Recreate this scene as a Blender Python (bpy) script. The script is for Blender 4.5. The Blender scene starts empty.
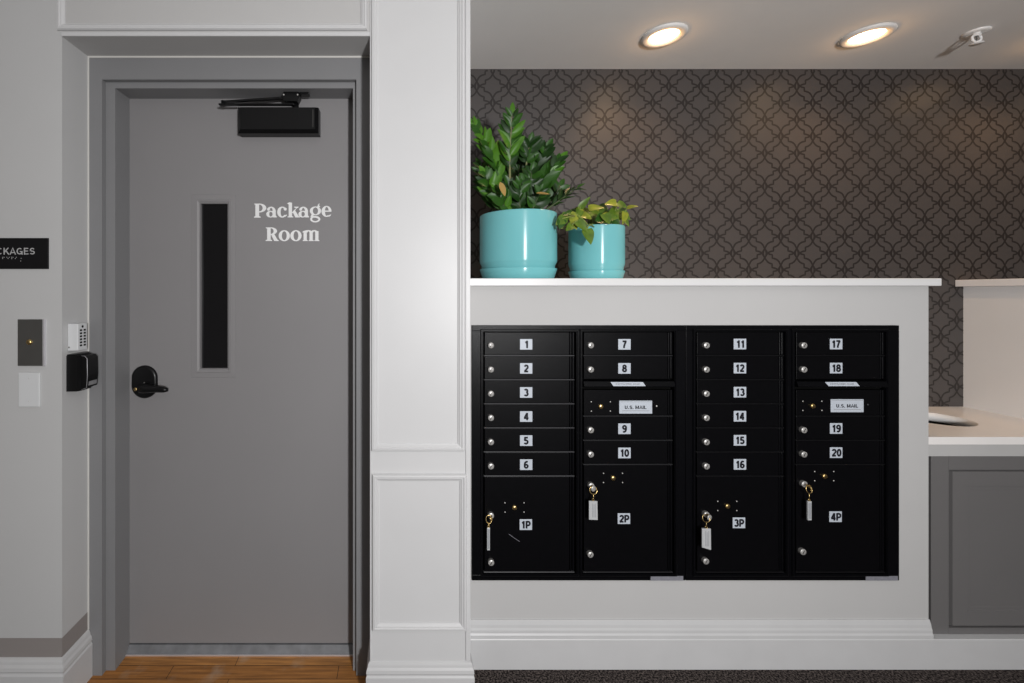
import bpy, bmesh, math, random
from mathutils import Vector, Matrix

R = random.Random(7)
S = bpy.context.scene
COL = S.collection

# ---------------------------------------------------------------- space
F, CX, CY, EZ = 440.0, 400.0, 293.0, 1.38       # focal in px, vanishing point, eye height
def X(px, D): return (px - CX) * D / F
def Z(py, D): return EZ - (py - CY) * D / F
D0, D1, DS, DD = 1.486, 1.61, 1.632, 1.72        # front wall, door frame face, frame stop, door
DM, DW = 1.63, 2.07                              # letterbox wall, wallpaper wall
CEIL = 2.434

# ---------------------------------------------------------------- materials
def mat(name, col, rough=0.6, spec=0.4, metal=0.0, vary=0.06, vscale=6.0, bump=0.0, bscale=300.0,
        emit=None, estr=0.0, col2=None, coat=0.0):
    m = bpy.data.materials.new(name); m.use_nodes = True
    nt = m.node_tree; b = nt.nodes['Principled BSDF']
    b.inputs['Roughness'].default_value = rough
    b.inputs['Specular IOR Level'].default_value = spec
    b.inputs['Metallic'].default_value = metal
    b.inputs['Coat Weight'].default_value = coat
    tc = nt.nodes.new('ShaderNodeTexCoord')
    n = nt.nodes.new('ShaderNodeTexNoise'); n.inputs['Scale'].default_value = vscale
    n.inputs['Detail'].default_value = 4
    nt.links.new(tc.outputs['Object'], n.inputs['Vector'])
    r = nt.nodes.new('ShaderNodeMixRGB')
    c = Vector(col)
    if col2 is None:
        r.inputs[1].default_value = (*(c * (1 - vary)), 1); r.inputs[2].default_value = (*(c * (1 + vary)), 1)
    else:
        r.inputs[1].default_value = (*col, 1); r.inputs[2].default_value = (*col2, 1)
    nt.links.new(n.outputs['Fac'], r.inputs[0])
    nt.links.new(r.outputs[0], b.inputs['Base Color'])
    if bump:
        n2 = nt.nodes.new('ShaderNodeTexNoise'); n2.inputs['Scale'].default_value = bscale
        n2.inputs['Detail'].default_value = 3
        nt.links.new(tc.outputs['Object'], n2.inputs['Vector'])
        bp = nt.nodes.new('ShaderNodeBump'); bp.inputs['Strength'].default_value = bump
        bp.inputs['Distance'].default_value = 0.002
        nt.links.new(n2.outputs['Fac'], bp.inputs['Height']); nt.links.new(bp.outputs[0], b.inputs['Normal'])
    if emit:
        b.inputs['Emission Color'].default_value = (*emit, 1); b.inputs['Emission Strength'].default_value = estr
    return m

M = {}
M['wall'] = mat('painted wall', (.50, .495, .49), .75, .25, vary=.03, vscale=3, bump=.06, bscale=180)
M['trimw'] = mat('white trim paint', (.60, .60, .605), .42, .4, vary=.03)
M['base'] = mat('white baseboard paint', (.56, .56, .565), .4, .4, vary=.05, vscale=10)
M['ceil'] = mat('ceiling paint', (.82, .81, .80), .85, .2, vary=.03)
M['mailwall'] = mat('letterbox wall paint', (.50, .496, .493), .7, .25, vary=.03, bump=.05, bscale=180)
M['ledge'] = mat('white ledge', (.70, .70, .70), .35, .45, vary=.03)
M['ledge2'] = mat('pinkish white ledge', (.88, .85, .84), .35, .45, vary=.03)
M['side'] = mat('side wall paint', (.80, .785, .775), .7, .25, vary=.03)
M['apron'] = mat('counter apron paint', (.47, .465, .46), .6, .3)
M['cab'] = mat('grey cabinet paint', (.145, .14, .14), .5, .4, vary=.04)
M['cabdark'] = mat('cabinet inside', (.05, .05, .05), .8, .2)
M['counter'] = mat('quartz worktop', (.86, .83, .81), .3, .45, vary=.06, vscale=4)
M['doorp'] = mat('grey door paint', (.235, .228, .232), .5, .35, vary=.06, vscale=2.2, bump=.05, bscale=250)
M['framep'] = mat('grey frame paint', (.22, .22, .226), .42, .4, vary=.05)
M['caulk'] = mat('white caulk', (.62, .61, .58), .6, .3)
M['glass'] = mat('dark glass', (.006, .006, .007), .12, .5)
M['blackp'] = mat('black plastic', (.005, .005, .0055), .32, .28)
M['blackm'] = mat('black powder coat', (.0025, .0025, .0032), .33, .11, vary=.2, vscale=40, bump=.2, bscale=500)
M['blackf'] = mat('black frame coat', (.0022, .0023, .0031), .32, .13, vary=.2, vscale=40, bump=.2, bscale=500)
M['edge'] = mat('lit black edge', (.03, .03, .034), .4, .5)  # door lips catching light: the brightness is painted into the colour
M['deep'] = mat('dark gap', (.002, .002, .002), .9, .1)
M['chrome'] = mat('chrome', (.50, .49, .475), .38, .5, metal=.45, vary=.05)
M['chromed'] = mat('dark key slot', (.05, .045, .04), .5, .4, metal=.6)
M['barrel'] = mat('dark lock barrel', (.16, .155, .15), .4, .5, metal=.5)
M['brass'] = mat('brass', (.72, .52, .22), .3, .5, metal=1.0, vary=.08)
M['label'] = mat('pale label', (.50, .54, .60), .4, .4, vary=.03)
M['ink'] = mat('black ink', (.008, .008, .012), .6, .2)
M['greyink'] = mat('faint print', (.30, .31, .33), .6, .2)
M['sticker'] = mat('silver sticker', (.22, .22, .25), .4, .4, vary=.35, vscale=90)
M['tag'] = mat('clear white tag', (.46, .47, .48), .3, .5, vary=.06, vscale=60)
M['signblk'] = mat('black sign', (.005, .005, .006), .45, .35)
M['signtxt'] = mat('grey sign letters', (.42, .42, .42), .5, .3)
M['white'] = mat('white lettering', (.80, .80, .80), .5, .3)
M['whitep'] = mat('white plastic', (.66, .67, .68), .4, .4, vary=.03)
M['whites'] = mat('bright white paint', (.88, .87, .86), .4, .4, vary=.03)
M['edge2'] = mat('faintly lit black edge', (.014, .014, .016), .4, .3)  # same lip coat with less light painted in, for the second column
M['edge3'] = mat('unlit black edge', (.006, .006, .007), .4, .2)  # same lip coat left in shade by colour, for the right bank
M['steel'] = mat('dark steel', (.17, .168, .162), .42, .5, metal=.75, vary=.08, vscale=30)
M['steeledge'] = mat('bright steel edge', (.75, .74, .78), .3, .5, metal=.6)
M['silver'] = mat('silver print', (.40, .40, .42), .35, .5, metal=.5, vary=.2, vscale=80)
M['teal'] = mat('glazed teal ceramic', (.175, .50, .53), .26, .5, vary=.03)
def aniso(m):
    nt = m.node_tree; b = nt.nodes['Principled BSDF']
    t = nt.nodes.new('ShaderNodeTangent'); t.direction_type = 'RADIAL'; t.axis = 'Z'
    b.inputs['Anisotropic'].default_value = .92; b.inputs['Anisotropic Rotation'].default_value = 0.25
    nt.links.new(t.outputs[0], b.inputs['Tangent'])
aniso(M['teal'])
M['soil'] = mat('soil', (.03, .02, .014), .95, .1, vary=.4, vscale=60, bump=.8, bscale=120)
M['leafa'] = mat('dark glossy leaf', (.009, .036, .004), .42, .3, vary=.35, vscale=30)
M['leafb'] = mat('mid glossy leaf', (.020, .075, .006), .42, .3, vary=.3, vscale=30)
M['leafc'] = mat('bright leaf', (.055, .16, .010), .42, .3, vary=.3, vscale=30)
M['leafy'] = mat('variegated leaf', (.012, .055, .004), .32, .4, vscale=38, col2=(.42, .44, .04))
M['leafg'] = mat('pothos leaf', (.010, .045, .004), .32, .4, vscale=40, col2=(.15, .25, .02))
M['leafo'] = mat('browning leaf', (.33, .21, .06), .4, .4, vary=.2)
M['stem'] = mat('pale stem', (.20, .20, .09), .5, .3, vary=.2, vscale=40)
M['vine'] = mat('vine stem', (.20, .26, .06), .5, .3, vary=.2)
M['trimring'] = mat('white light trim', (.72, .71, .70), .5, .3)
M['lens'] = mat('light lens', (.9, .85, .75), .5, .2, emit=(1, .80, .52), estr=7.0)
M['thresh'] = mat('grey threshold', (.17, .175, .185), .5, .4, vary=.45, vscale=25)
M['wpaper'] = mat('taupe wallpaper', (.063, .056, .054), .42, .5, vary=.08, vscale=3, bump=.06, bscale=500)
M['wline'] = mat('dark wallpaper print', (.022, .018, .017), .45, .4, vary=.08, vscale=3)

def wood():
    m = bpy.data.materials.new('worn wood planks'); m.use_nodes = True
    nt = m.node_tree; L = nt.links.new; b = nt.nodes['Principled BSDF']; b.inputs['Roughness'].default_value = .45
    tc = nt.nodes.new('ShaderNodeTexCoord')
    br = nt.nodes.new('ShaderNodeTexBrick'); br.offset = .37
    br.inputs['Color1'].default_value = (.42, .18, .045, 1); br.inputs['Color2'].default_value = (.55, .26, .075, 1)
    br.inputs['Mortar'].default_value = (.05, .02, .008, 1); br.inputs['Scale'].default_value = 1
    br.inputs['Mortar Size'].default_value = .0012; br.inputs['Brick Width'].default_value = .62
    br.inputs['Row Height'].default_value = .057
    L(tc.outputs['Object'], br.inputs['Vector'])
    mp = nt.nodes.new('ShaderNodeMapping'); mp.inputs['Scale'].default_value = (4, 60, 1)
    L(tc.outputs['Object'], mp.inputs['Vector'])
    n = nt.nodes.new('ShaderNodeTexNoise'); n.inputs['Scale'].default_value = 1.6; n.inputs['Detail'].default_value = 6
    L(mp.outputs[0], n.inputs['Vector'])
    mx = nt.nodes.new('ShaderNodeMixRGB'); mx.blend_type = 'MULTIPLY'; mx.inputs[0].default_value = .75
    cr = nt.nodes.new('ShaderNodeValToRGB'); cr.color_ramp.elements[0].position = .3; cr.color_ramp.elements[0].color = (.35, .3, .28, 1)
    cr.color_ramp.elements[1].position = .7; cr.color_ramp.elements[1].color = (1.15, 1.1, 1.05, 1)
    L(n.outputs['Fac'], cr.inputs[0]); L(br.outputs['Color'], mx.inputs[1]); L(cr.outputs[0], mx.inputs[2])
    n2 = nt.nodes.new('ShaderNodeTexNoise'); n2.inputs['Scale'].default_value = 9; n2.inputs['Detail'].default_value = 5
    L(tc.outputs['Object'], n2.inputs['Vector'])
    cr2 = nt.nodes.new('ShaderNodeValToRGB'); cr2.color_ramp.elements[0].position = .58; cr2.color_ramp.elements[1].position = .75
    cr2.color_ramp.elements[1].color = (.5, .5, .5, 1)
    L(n2.outputs['Fac'], cr2.inputs[0])
    mx2 = nt.nodes.new('ShaderNodeMixRGB'); mx2.inputs[2].default_value = (.48, .38, .28, 1)
    L(cr2.outputs[0], mx2.inputs[0]); L(mx.outputs[0], mx2.inputs[1]); L(mx2.outputs[0], b.inputs['Base Color'])
    return m
M['wood'] = wood()

def carpet():
    m = bpy.data.materials.new('dark fleck carpet'); m.use_nodes = True
    nt = m.node_tree; L = nt.links.new; b = nt.nodes['Principled BSDF']; b.inputs['Roughness'].default_value = 1
    b.inputs['Specular IOR Level'].default_value = .05
    tc = nt.nodes.new('ShaderNodeTexCoord')
    n = nt.nodes.new('ShaderNodeTexNoise'); n.inputs['Scale'].default_value = 160; n.inputs['Detail'].default_value = 4
    L(tc.outputs['Object'], n.inputs['Vector'])
    cr = nt.nodes.new('ShaderNodeValToRGB')
    cr.color_ramp.elements[0].position = .42; cr.color_ramp.elements[0].color = (.012, .010, .010, 1)
    cr.color_ramp.elements[1].position = .68; cr.color_ramp.elements[1].color = (.15, .125, .115, 1)
    L(n.outputs['Fac'], cr.inputs[0]); L(cr.outputs[0], b.inputs['Base Color'])
    bp = nt.nodes.new('ShaderNodeBump'); bp.inputs['Strength'].default_value = .8; bp.inputs['Distance'].default_value = .004
    L(n.outputs['Fac'], bp.inputs['Height']); L(bp.outputs[0], b.inputs['Normal'])
    return m
M['carpet'] = carpet()

def banded_wall():
    """left wall paint: a dingier unpainted strip just above the baseboard"""
    m = mat('left wall paint', (.525, .525, .525), .75, .25, vary=.03, vscale=3, bump=.06, bscale=180)
    nt = m.node_tree; b = nt.nodes['Principled BSDF']
    src = b.inputs['Base Color'].links[0].from_socket
    g = nt.nodes.new('ShaderNodeNewGeometry'); sp = nt.nodes.new('ShaderNodeSeparateXYZ')
    nt.links.new(g.outputs['Position'], sp.inputs[0])
    lt = nt.nodes.new('ShaderNodeMath'); lt.operation = 'LESS_THAN'; lt.inputs[1].default_value = Z(638, D0)
    nt.links.new(sp.outputs['Z'], lt.inputs[0])
    mx = nt.nodes.new('ShaderNodeMixRGB'); mx.inputs[2].default_value = (.27, .245, .235, 1)
    nt.links.new(lt.outputs[0], mx.inputs[0]); nt.links.new(src, mx.inputs[1]); nt.links.new(mx.outputs[0], b.inputs['Base Color'])
    return m
M['leftwall'] = banded_wall()

# ---------------------------------------------------------------- drawn lettering: stroke centre lines, cap height 1
def arc(cx, cy, rx, ry, a0, a1, n=None):
    n = n or max(4, int(abs(a1-a0)/15))
    return [(cx+rx*math.cos(math.radians(a0+(a1-a0)*i/n)), cy+ry*math.sin(math.radians(a0+(a1-a0)*i/n))) for i in range(n+1)]
T_, B_ = .905, .095
_six = [arc(.3,.305,.205,.21,0,360), arc(.345,.48,.25,.425,195,55)]
GLYPH = {
 '0': ([arc(.3,.5,.205,.405,0,360)], .68), '1': ([[(.33,0),(.33,1)], [(.09,.735),(.22,.77),(.33,.90)]], .58),
 '2': ([arc(.3,.68,.205,.225,165,-40)+[(.13,.16),(.10,B_)], [(.03,B_),(.56,B_)]], .66),
 '3': ([arc(.28,.705,.185,.2,155,-85), arc(.29,.305,.215,.21,85,-155)], .66),
 '4': ([[(.43,0),(.43,1)], [(.40,.93),(.08,.32)], [(0,.29),(.61,.29)]], .68),
 '5': ([[(.54,T_),(.10,T_)], [(.165,.98),(.125,.47)], arc(.285,.325,.22,.23,130,-155)], .66),
 '6': (_six, .66), '9': ([[(.6-a,1-b) for a,b in st] for st in _six], .66),
 '7': ([[(.03,T_),(.56,T_)], [(.50,.93),(.36,.62),(.25,.3),(.22,0)]], .62),
 '8': ([arc(.3,.715,.175,.19,0,360), arc(.3,.3,.215,.205,0,360)], .68),
 'P': ([[(.12,0),(.12,1)], [(.12,T_),(.34,T_)]+arc(.36,.665,.2,.24,90,-90)+[(.12,.425)]], .68),
 'U': ([[(.12,1),(.12,.36)]+arc(.345,.33,.225,.235,180,360)+[(.57,.36),(.57,1)]], .78),
 'S': ([arc(.32,.70,.205,.205,22,255)+arc(.32,.3,.225,.205,75,-155)], .70),
 'M': ([[(.12,0),(.12,1)], [(.74,0),(.74,1)], [(.14,.95),(.43,.08),(.72,.95)]], .96),
 'A': ([[(.05,0),(.36,.97),(.67,0)], [(.18,.29),(.54,.29)]], .76), 'I': ([[(.12,0),(.12,1)]], .32),
 'L': ([[(.12,0),(.12,1)], [(.12,B_),(.56,B_)]], .64), '.': ([[(.12,0),(.12,.2)]], .34),
 'C': ([arc(.37,.5,.27,.405,48,312)], .76), 'K': ([[(.12,0),(.12,1)], [(.14,.36),(.60,1)], [(.30,.58),(.66,0)]], .74),
 'G': ([arc(.38,.5,.28,.405,45,345), [(.40,.44),(.66,.44),(.66,.0)]], .82),
 'E': ([[(.12,0),(.12,1)], [(.12,T_),(.56,T_)], [(.12,.52),(.52,.52)], [(.12,B_),(.58,B_)]], .68),
 'O': ([arc(.39,.5,.29,.405,0,360)], .84), 'T': ([[(.3,0),(.3,1)], [(.0,T_),(.6,T_)]], .66),
 'N': ([[(.12,0),(.12,1)], [(.58,0),(.58,1)], [(.14,.96),(.56,.04)]], .78),
}

# ---------------------------------------------------------------- mesh builder
class MB:
    def __init__(s): s.v = []; s.f = []; s.mi = []; s.sm = []; s.mats = []
    def mid(s, m):
        m = M[m]
        if m not in s.mats: s.mats.append(m)
        return s.mats.index(m)
    def add(s, verts, faces, m, smooth=False):
        o = len(s.v); k = s.mid(m)
        s.v += [Vector(p) for p in verts]
        for f in faces:
            s.f.append([i + o for i in f]); s.mi.append(k); s.sm.append(smooth)
    def box(s, x0, x1, y0, y1, z0, z1, m, bev=0.0, seg=2, skew=None):
        if x0 > x1: x0, x1 = x1, x0
        if y0 > y1: y0, y1 = y1, y0
        if z0 > z1: z0, z1 = z1, z0
        if bev <= 0:
            v = [(x0,y0,z0),(x1,y0,z0),(x1,y1,z0),(x0,y1,z0),(x0,y0,z1),(x1,y0,z1),(x1,y1,z1),(x0,y1,z1)]
            f = [(3,2,1,0),(4,5,6,7),(0,1,5,4),(1,2,6,5),(2,3,7,6),(3,0,4,7)]
            s.add(v, f, m); return
        bm = bmesh.new(); bmesh.ops.create_cube(bm, size=1)
        for q in bm.verts:
            q.co = Vector((x0 if q.co.x < 0 else x1, y0 if q.co.y < 0 else y1, z0 if q.co.z < 0 else z1))
        bev = min(bev, .48 * min(x1-x0, y1-y0, z1-z0))
        bmesh.ops.bevel(bm, geom=bm.edges[:], offset=bev, segments=seg, affect='EDGES', profile=.5)
        s.bm(bm, m)
    def bm(s, bm, m, smooth=False, mtx=None):
        bm.verts.ensure_lookup_table(); bm.verts.index_update()
        vs = [(mtx @ q.co) if mtx else q.co.copy() for q in bm.verts]
        s.add(vs, [[q.index for q in f.verts] for f in bm.faces], m, smooth); bm.free()
    def prism(s, pts, a0, a1, axis, m, smooth=False):
        """closed 2D outline extruded along axis; axis 'x': pts=(y,z), 'y': pts=(x,z), 'z': pts=(x,y)"""
        def P(p, a):
            return {'x': (a, p[0], p[1]), 'y': (p[0], a, p[1]), 'z': (p[0], p[1], a)}[axis]
        n = len(pts)
        v = [P(p, a0) for p in pts] + [P(p, a1) for p in pts]
        f = [list(range(n))[::-1], list(range(n, 2*n))]
        s.add(v, f, m, False)
        s.add(v, [(i, (i+1) % n, n + (i+1) % n, n + i) for i in range(n)], m, smooth)
    def lathe(s, prof, c, axis, m, n=48, smooth=True):
        """prof: (radius, along) list; axis vector"""
        ax = Vector(axis).normalized(); u = ax.orthogonal().normalized(); w = ax.cross(u); c = Vector(c)
        v = []; f = []
        for r, t in prof:
            for i in range(n):
                a = 2*math.pi*i/n
                v.append(c + ax*t + (u*math.cos(a) + w*math.sin(a))*max(r, 1e-5))
        for k in range(len(prof)-1):
            for i in range(n):
                j = (i+1) % n
                f.append((k*n+i, k*n+j, (k+1)*n+j, (k+1)*n+i))
        s.add(v, f, m, smooth)
    def tube(s, pts, r, m, n=8, closed=False):
        pts = [Vector(p) for p in pts]; N = len(pts); v = []; f = []
        rr = r if isinstance(r, (list, tuple)) else [r]*N
        up = None
        for i, p in enumerate(pts):
            if closed: t = pts[(i+1) % N] - pts[i-1]
            else: t = pts[min(i+1, N-1)] - pts[max(i-1, 0)]
            t.normalize()
            if up is None: up = t.orthogonal().normalized()
            else: up = (up - t*up.dot(t)).normalized()
            w = t.cross(up)
            for k in range(n):
                a = 2*math.pi*k/n; v.append(p + (up*math.cos(a) + w*math.sin(a))*rr[i])
        for i in range(N if closed else N-1):
            for k in range(n):
                f.append((i*n+k, i*n+(k+1) % n, ((i+1) % N)*n+(k+1) % n, ((i+1) % N)*n+k))
        if not closed: f += [list(range(n))[::-1], [(N-1)*n+k for k in range(n)]]
        s.add(v, f, m, True)
    def sphere(s, c, r, m, sc=(1,1,1), seg=12):
        bm = bmesh.new(); bmesh.ops.create_uvsphere(bm, u_segments=seg, v_segments=max(6, seg//2), radius=r)
        s.bm(bm, m, True, Matrix.Translation(c) @ Matrix.Diagonal((*sc, 1)))
    def frame(s, x0, x1, z0, z1, D, prof, m):
        """mitred picture-frame moulding on the plane y=D facing -y; prof=(inset, height)"""
        v = []; f = []
        for t, h in prof:
            v += [(x0+t, D-h, z0+t), (x1-t, D-h, z0+t), (x1-t, D-h, z1-t), (x0+t, D-h, z1-t)]
        for k in range(len(prof)-1):
            for i in range(4):
                j = (i+1) % 4; f.append((k*4+i, k*4+j, (k+1)*4+j, (k+1)*4+i))
        s.add(v, f, m)
    def text(s, body, c, h, m, w=None, t=.22):
        """drawn sans lettering standing on the plane y=c.y facing -y, centred at c, cap height h"""
        x = 0; items = []
        for ch in body:
            if ch == ' ': x += .32; continue
            strokes, adv = GLYPH[ch]
            for st in strokes: items.append([(x+a, b) for a, b in st])
            x += adv
        x0 = min(a for st in items for a, b in st) - t/2; x1 = max(a for st in items for a, b in st) + t/2
        kx = h if w is None else w/(x1-x0)
        for n_, st in enumerate(items):
            closed = len(st) > 3 and math.hypot(st[0][0]-st[-1][0], st[0][1]-st[-1][1]) < 1e-6
            v = []; f = []; N = len(st)
            for i, p in enumerate(st):
                a = st[i-1] if i else (st[N-2] if closed else None)
                b = st[i+1] if i < N-1 else (st[1] if closed else None)
                d0 = Vector((p[0]-a[0], p[1]-a[1])).normalized() if a else None
                d1 = Vector((b[0]-p[0], b[1]-p[1])).normalized() if b else None
                if d0 is None: d0 = d1
                if d1 is None: d1 = d0
                n0 = Vector((-d0.y, d0.x)); n1 = Vector((-d1.y, d1.x))
                mt = (n0+n1)/max(.45, 1+n0.dot(n1))
                for sg in (1, -1):
                    q = (p[0]+mt.x*sg*t/2, p[1]+mt.y*sg*t/2)
                    v.append((c[0]+(q[0]-(x0+x1)/2)*kx, c[1]-.00002*(n_ % 7), c[2]+(q[1]-.5)*h))
                if i: f.append((2*i-2, 2*i, 2*i+1, 2*i-1))
            s.add(v, f, m)
    def obj(s, name, parent=None, fix=True, loc=None):
        o0 = Vector((0, 0, 0))
        q = parent
        while q is not None: o0 = o0 + q.location; q = q.parent
        if loc is not None: o0 = Vector(loc)
        me = bpy.data.meshes.new(name)
        me.from_pydata([tuple(p - o0) for p in s.v], [], s.f)
        for m in s.mats: me.materials.append(m)
        me.polygons.foreach_set('material_index', s.mi); me.polygons.foreach_set('use_smooth', s.sm)
        me.update()
        if fix:
            bm = bmesh.new(); bm.from_mesh(me); bmesh.ops.recalc_face_normals(bm, faces=bm.faces); bm.to_mesh(me); bm.free()
        o = bpy.data.objects.new(name, me); COL.objects.link(o)
        if parent is not None: o.parent = parent
        elif loc is not None: o.location = loc
        return o

def thing(name, label, cat, loc, group=None):
    o = bpy.data.objects.new(name, None); COL.objects.link(o); o.location = loc; o.empty_display_size = .05
    o['label'] = label; o['category'] = cat
    if group: o['group'] = group
    return o
def tag(o, label, cat, group=None):
    o['label'] = label; o['category'] = cat
    if group: o['group'] = group
    return o
def struct(name, mb, label, cat='wall', **k):
    o = mb.obj(name, **k); o['kind'] = 'structure'; o['label'] = label; o['category'] = cat
    return o

# ================================================================ SETTING
XL, XR = -1.1415, X(370, D0)           # opening left/right
XCR = X(470.3, D0)                     # column right face
ZH = Z(36.5, D0)                       # header soffit
XM = X(928.5, DM)                      # letterbox wall right end
XS = 2.65                              # side wall plane
LZ1 = Z(278.3, 1.6); LZ0 = LZ1 - .0275 # ledge top / underside
BACK = 2.20

m = MB(); m.box(-2.3, XL, D0, BACK, -.02, CEIL, 'leftwall')
struct('wall_left', m, 'pale grey wall left of the door')
m = MB(); m.box(XL, XR, D0, BACK, ZH, CEIL, 'wall')
struct('wall_upper', m, 'pale panelled wall above the door')
m = MB(); m.box(XR, XCR, D0, BACK, 0, CEIL, 'trimw')
struct('wall_center', m, 'white panelled column wall between door and letterboxes')
m = MB(); m.box(-2.3, 4.2, -1.2, 2.3, CEIL, CEIL+.08, 'ceil')
struct('ceiling', m, 'pale grey ceiling', 'ceiling')
m = MB()
m.box(XR, 4.2, D0-.03, 2.3, -.06, 0, 'carpet'); m.box(-2.3, 4.2, -1.2, D0-.03, -.06, 0, 'carpet')
m.box(-2.3, XL, D0-.03, 2.3, -.06, -.02, 'carpet')
struct('floor', m, 'dark flecked carpet', 'floor')
m = MB(); m.box(XL, XR, D0-.03, 2.3, -.06, -.02, 'wood')
struct('floor_wood', m, 'worn orange wood planks before the door', 'floor')

# wallpapered back wall, print included
m = MB(); m.box(XCR, 4.2, DW, BACK+.05, 0, CEIL, 'wpaper')
ux, uz = 16.0*DW/F, 16.7*DW/F
nx0, nz0 = X(716.7, DW), Z(169.6, DW)
S1 = [(-.10,0),(-.075,.15),(0,.28),(.09,.43),(.18,.53),(.29,.60),(.40,.635),(.456,.65),(.456,.76),(.456,.87),(.55,.885),(.67,.915),(.80,.985),(.88,1.09),(.95,1.2),(1.0,1.28)]
S2 = [(0,-.28),(.07,-.16),(.12,-.08),(.19,.01),(.30,.065),(.47,.105),(.47,.20),(.475,.31),(.56,.32),(.68,.355),(.80,.42),(.89,.52),(.95,.64),(1.0,.72),(1.06,.84),(1.10,1.0)]
HW = .050
def strand(pts, ox, oz, sx, yy):
    v = []; f = []
    for i, p in enumerate(pts):
        a = pts[max(i-1, 0)]; b = pts[min(i+1, len(pts)-1)]
        tx, tz = b[0]-a[0], b[1]-a[1]; L = math.hypot(tx, tz); nx, nz = -tz/L*HW, tx/L*HW
        for sg in (1, -1):
            v.append((ox + sx*(p[0]+sg*nx)*ux, yy, oz - (p[1]+sg*nz)*uz))
        if i: f.append((2*i-2, 2*i-1, 2*i+1, 2*i))
    return v, f
k = 0
for i in range(-40, 92):
    for j in range(-9, 20):
        if (i + j) % 2: continue
        ox, oz = nx0 + i*ux, nz0 - j*uz
        if ox < XCR - ux or ox > 3.75 or oz < Z(420, DW): continue
        for sx in (1, -1):
            for st in (S1, S2):
                v, f = strand(st, ox, oz, sx, DW - .0003 - .00004*((i % 2)*4 + (sx > 0)*2 + (st is S1)))
                f = [q for q in f if all(XCR < v[t][0] < 4.1 and v[t][2] < CEIL-.001 for t in q)]
                m.add(v, f, 'wline')
struct('wall_back', m, 'dark taupe trellis wallpaper wall', fix=False)

# letterbox wall with an opening for the two banks
MX0, MX1 = X(471.6, 1.622), X(899.6, 1.622)
MZ1, MZ0 = Z(325.3, 1.622), Z(580.7, 1.622)
m = MB()
m.box(XCR, MX0, DM, DW, 0, LZ0, 'mailwall'); m.box(MX1, XM, DM, DW, 0, LZ0, 'mailwall')
m.box(MX0, MX1, DM, DW, MZ1, LZ0, 'mailwall'); m.box(MX0, MX1, DM, DW, 0, MZ0, 'mailwall')
struct('wall_low', m, 'low pale wall around the letterboxes')
m = MB(); m.box(XCR, X(942, 1.6), 1.6, DW, LZ0, LZ1, 'ledge', bev=.0025)
struct('trim_1', m, 'white ledge capping the letterbox wall', 'ledge')
m = MB(); sz = Z(280, DW); m.box(XS, XS+.12, 1.60, DW, 0, sz-.031, 'side')
struct('wall_right', m, 'pale low side wall beside the worktop')
m = MB(); m.box(X(955, DW), XS+.16, 1.58, DW, sz-.031, sz, 'ledge2', bev=.002)
struct('trim_2', m, 'pinkish white ledge capping the side wall', 'ledge')

# mouldings
PROF = [(0,0),(0,.006),(.003,.011),(.009,.012),(.012,.0085),(.0155,.0085),(.021,.004),(.0235,.003),(.0235,0)]
def mould(name, x0, x1, y0, y1, label):
    q = MB(); q.frame(X(x0, D0), X(x1, D0), Z(y1, D0), Z(y0, D0), D0, PROF, 'trimw')
    struct(name, q, label, 'moulding')
mould('trim_3', 58.5, 367.5, -60, 31, 'white moulding frame above the door')
mould('trim_4', 371.2, 464.6, -60, 450.5, 'white upper moulding frame on the column')
mould('trim_5', 372.2, 466.5, 473.5, 629.5, 'white lower moulding frame on the column')
m = MB(); m.box(XL, XR, D0-.004, D0, ZH, ZH+.013, 'trimw', bev=.0015)
struct('trim_6', m, 'thin white bead over the door opening', 'moulding')
m = MB(); m.box(XR, XR+.004, D0-.004, D0, .14, ZH+.2, 'trimw', bev=.0012); m.box(XCR-.016, XCR, D0-.004, D0, .14, CEIL-.005, 'trimw', bev=.0015)
struct('trim_7', m, 'thin white edge beads of the column', 'moulding')

# baseboards : profile (out, z)
BP = [(0,-.02),(.017,-.02),(.017,.098),(.0135,.104),(.0135,.109),(.016,.113),(.0145,.124),(.010,.132),(.0085,.140),(.0055,.147),(0,.15)]
def base_run(mb, path, prof, mname):
    """path: list of (x,y) corner points; offset to the right-hand side outward, mitred"""
    P = [Vector((a, b)) for a, b in path]; N = len(P)
    rows = []
    for i in range(N):
        d0 = (P[i]-P[i-1]).normalized() if i else None
        d1 = (P[i+1]-P[i]).normalized() if i < N-1 else None
        n0 = Vector((d0.y, -d0.x)) if d0 else None; n1 = Vector((d1.y, -d1.x)) if d1 else None
        if n0 is None: mit = n1
        elif n1 is None: mit = n0
        else: mit = (n0+n1) / (1 + n0.dot(n1))
        rows.append([(P[i].x+mit.x*o, P[i].y+mit.y*o, z) for o, z in prof])
    n = len(prof); v = [p for r in rows for p in r]; f = []
    for i in range(N-1):
        for k in range(n-1): f.append((i*n+k, i*n+k+1, (i+1)*n+k+1, (i+1)*n+k))
    f += [list(range(n)), [(N-1)*n+k for k in range(n)][::-1]]
    mb.add(v, f, mname)
m = MB(); base_run(m, [(-2.3, D0), (XL, D0), (XL, D1-.001)], BP, 'base')
struct('baseboard_left', m, 'white baseboard turning into the door recess', 'baseboard')
CB = [(o*.75, z*.137/.15) for o, z in BP]
m = MB(); base_run(m, [(XR, D1-.002), (XR, D0), (XCR, D0), (XCR, DM-.02)], CB, 'base')
struct('baseboard_center', m, 'white baseboard round the column foot', 'baseboard')
bz = Z(639.4, 1.612)
bz2 = bz
m = MB(); m.prism([(DM,0),(1.612,0),(1.612,bz-.003),(1.614,bz),(DM,bz)], XCR, XS-.0005, 'x', 'base')
m.box(XM+.0005, XS-.0005, DM, DW-.01, 0, bz, 'base')
struct('baseboard_right', m, 'tall flat white baseboard under letterboxes and cabinet', 'baseboard')
tz = Z(621, 1.62)
m = MB()
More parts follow.
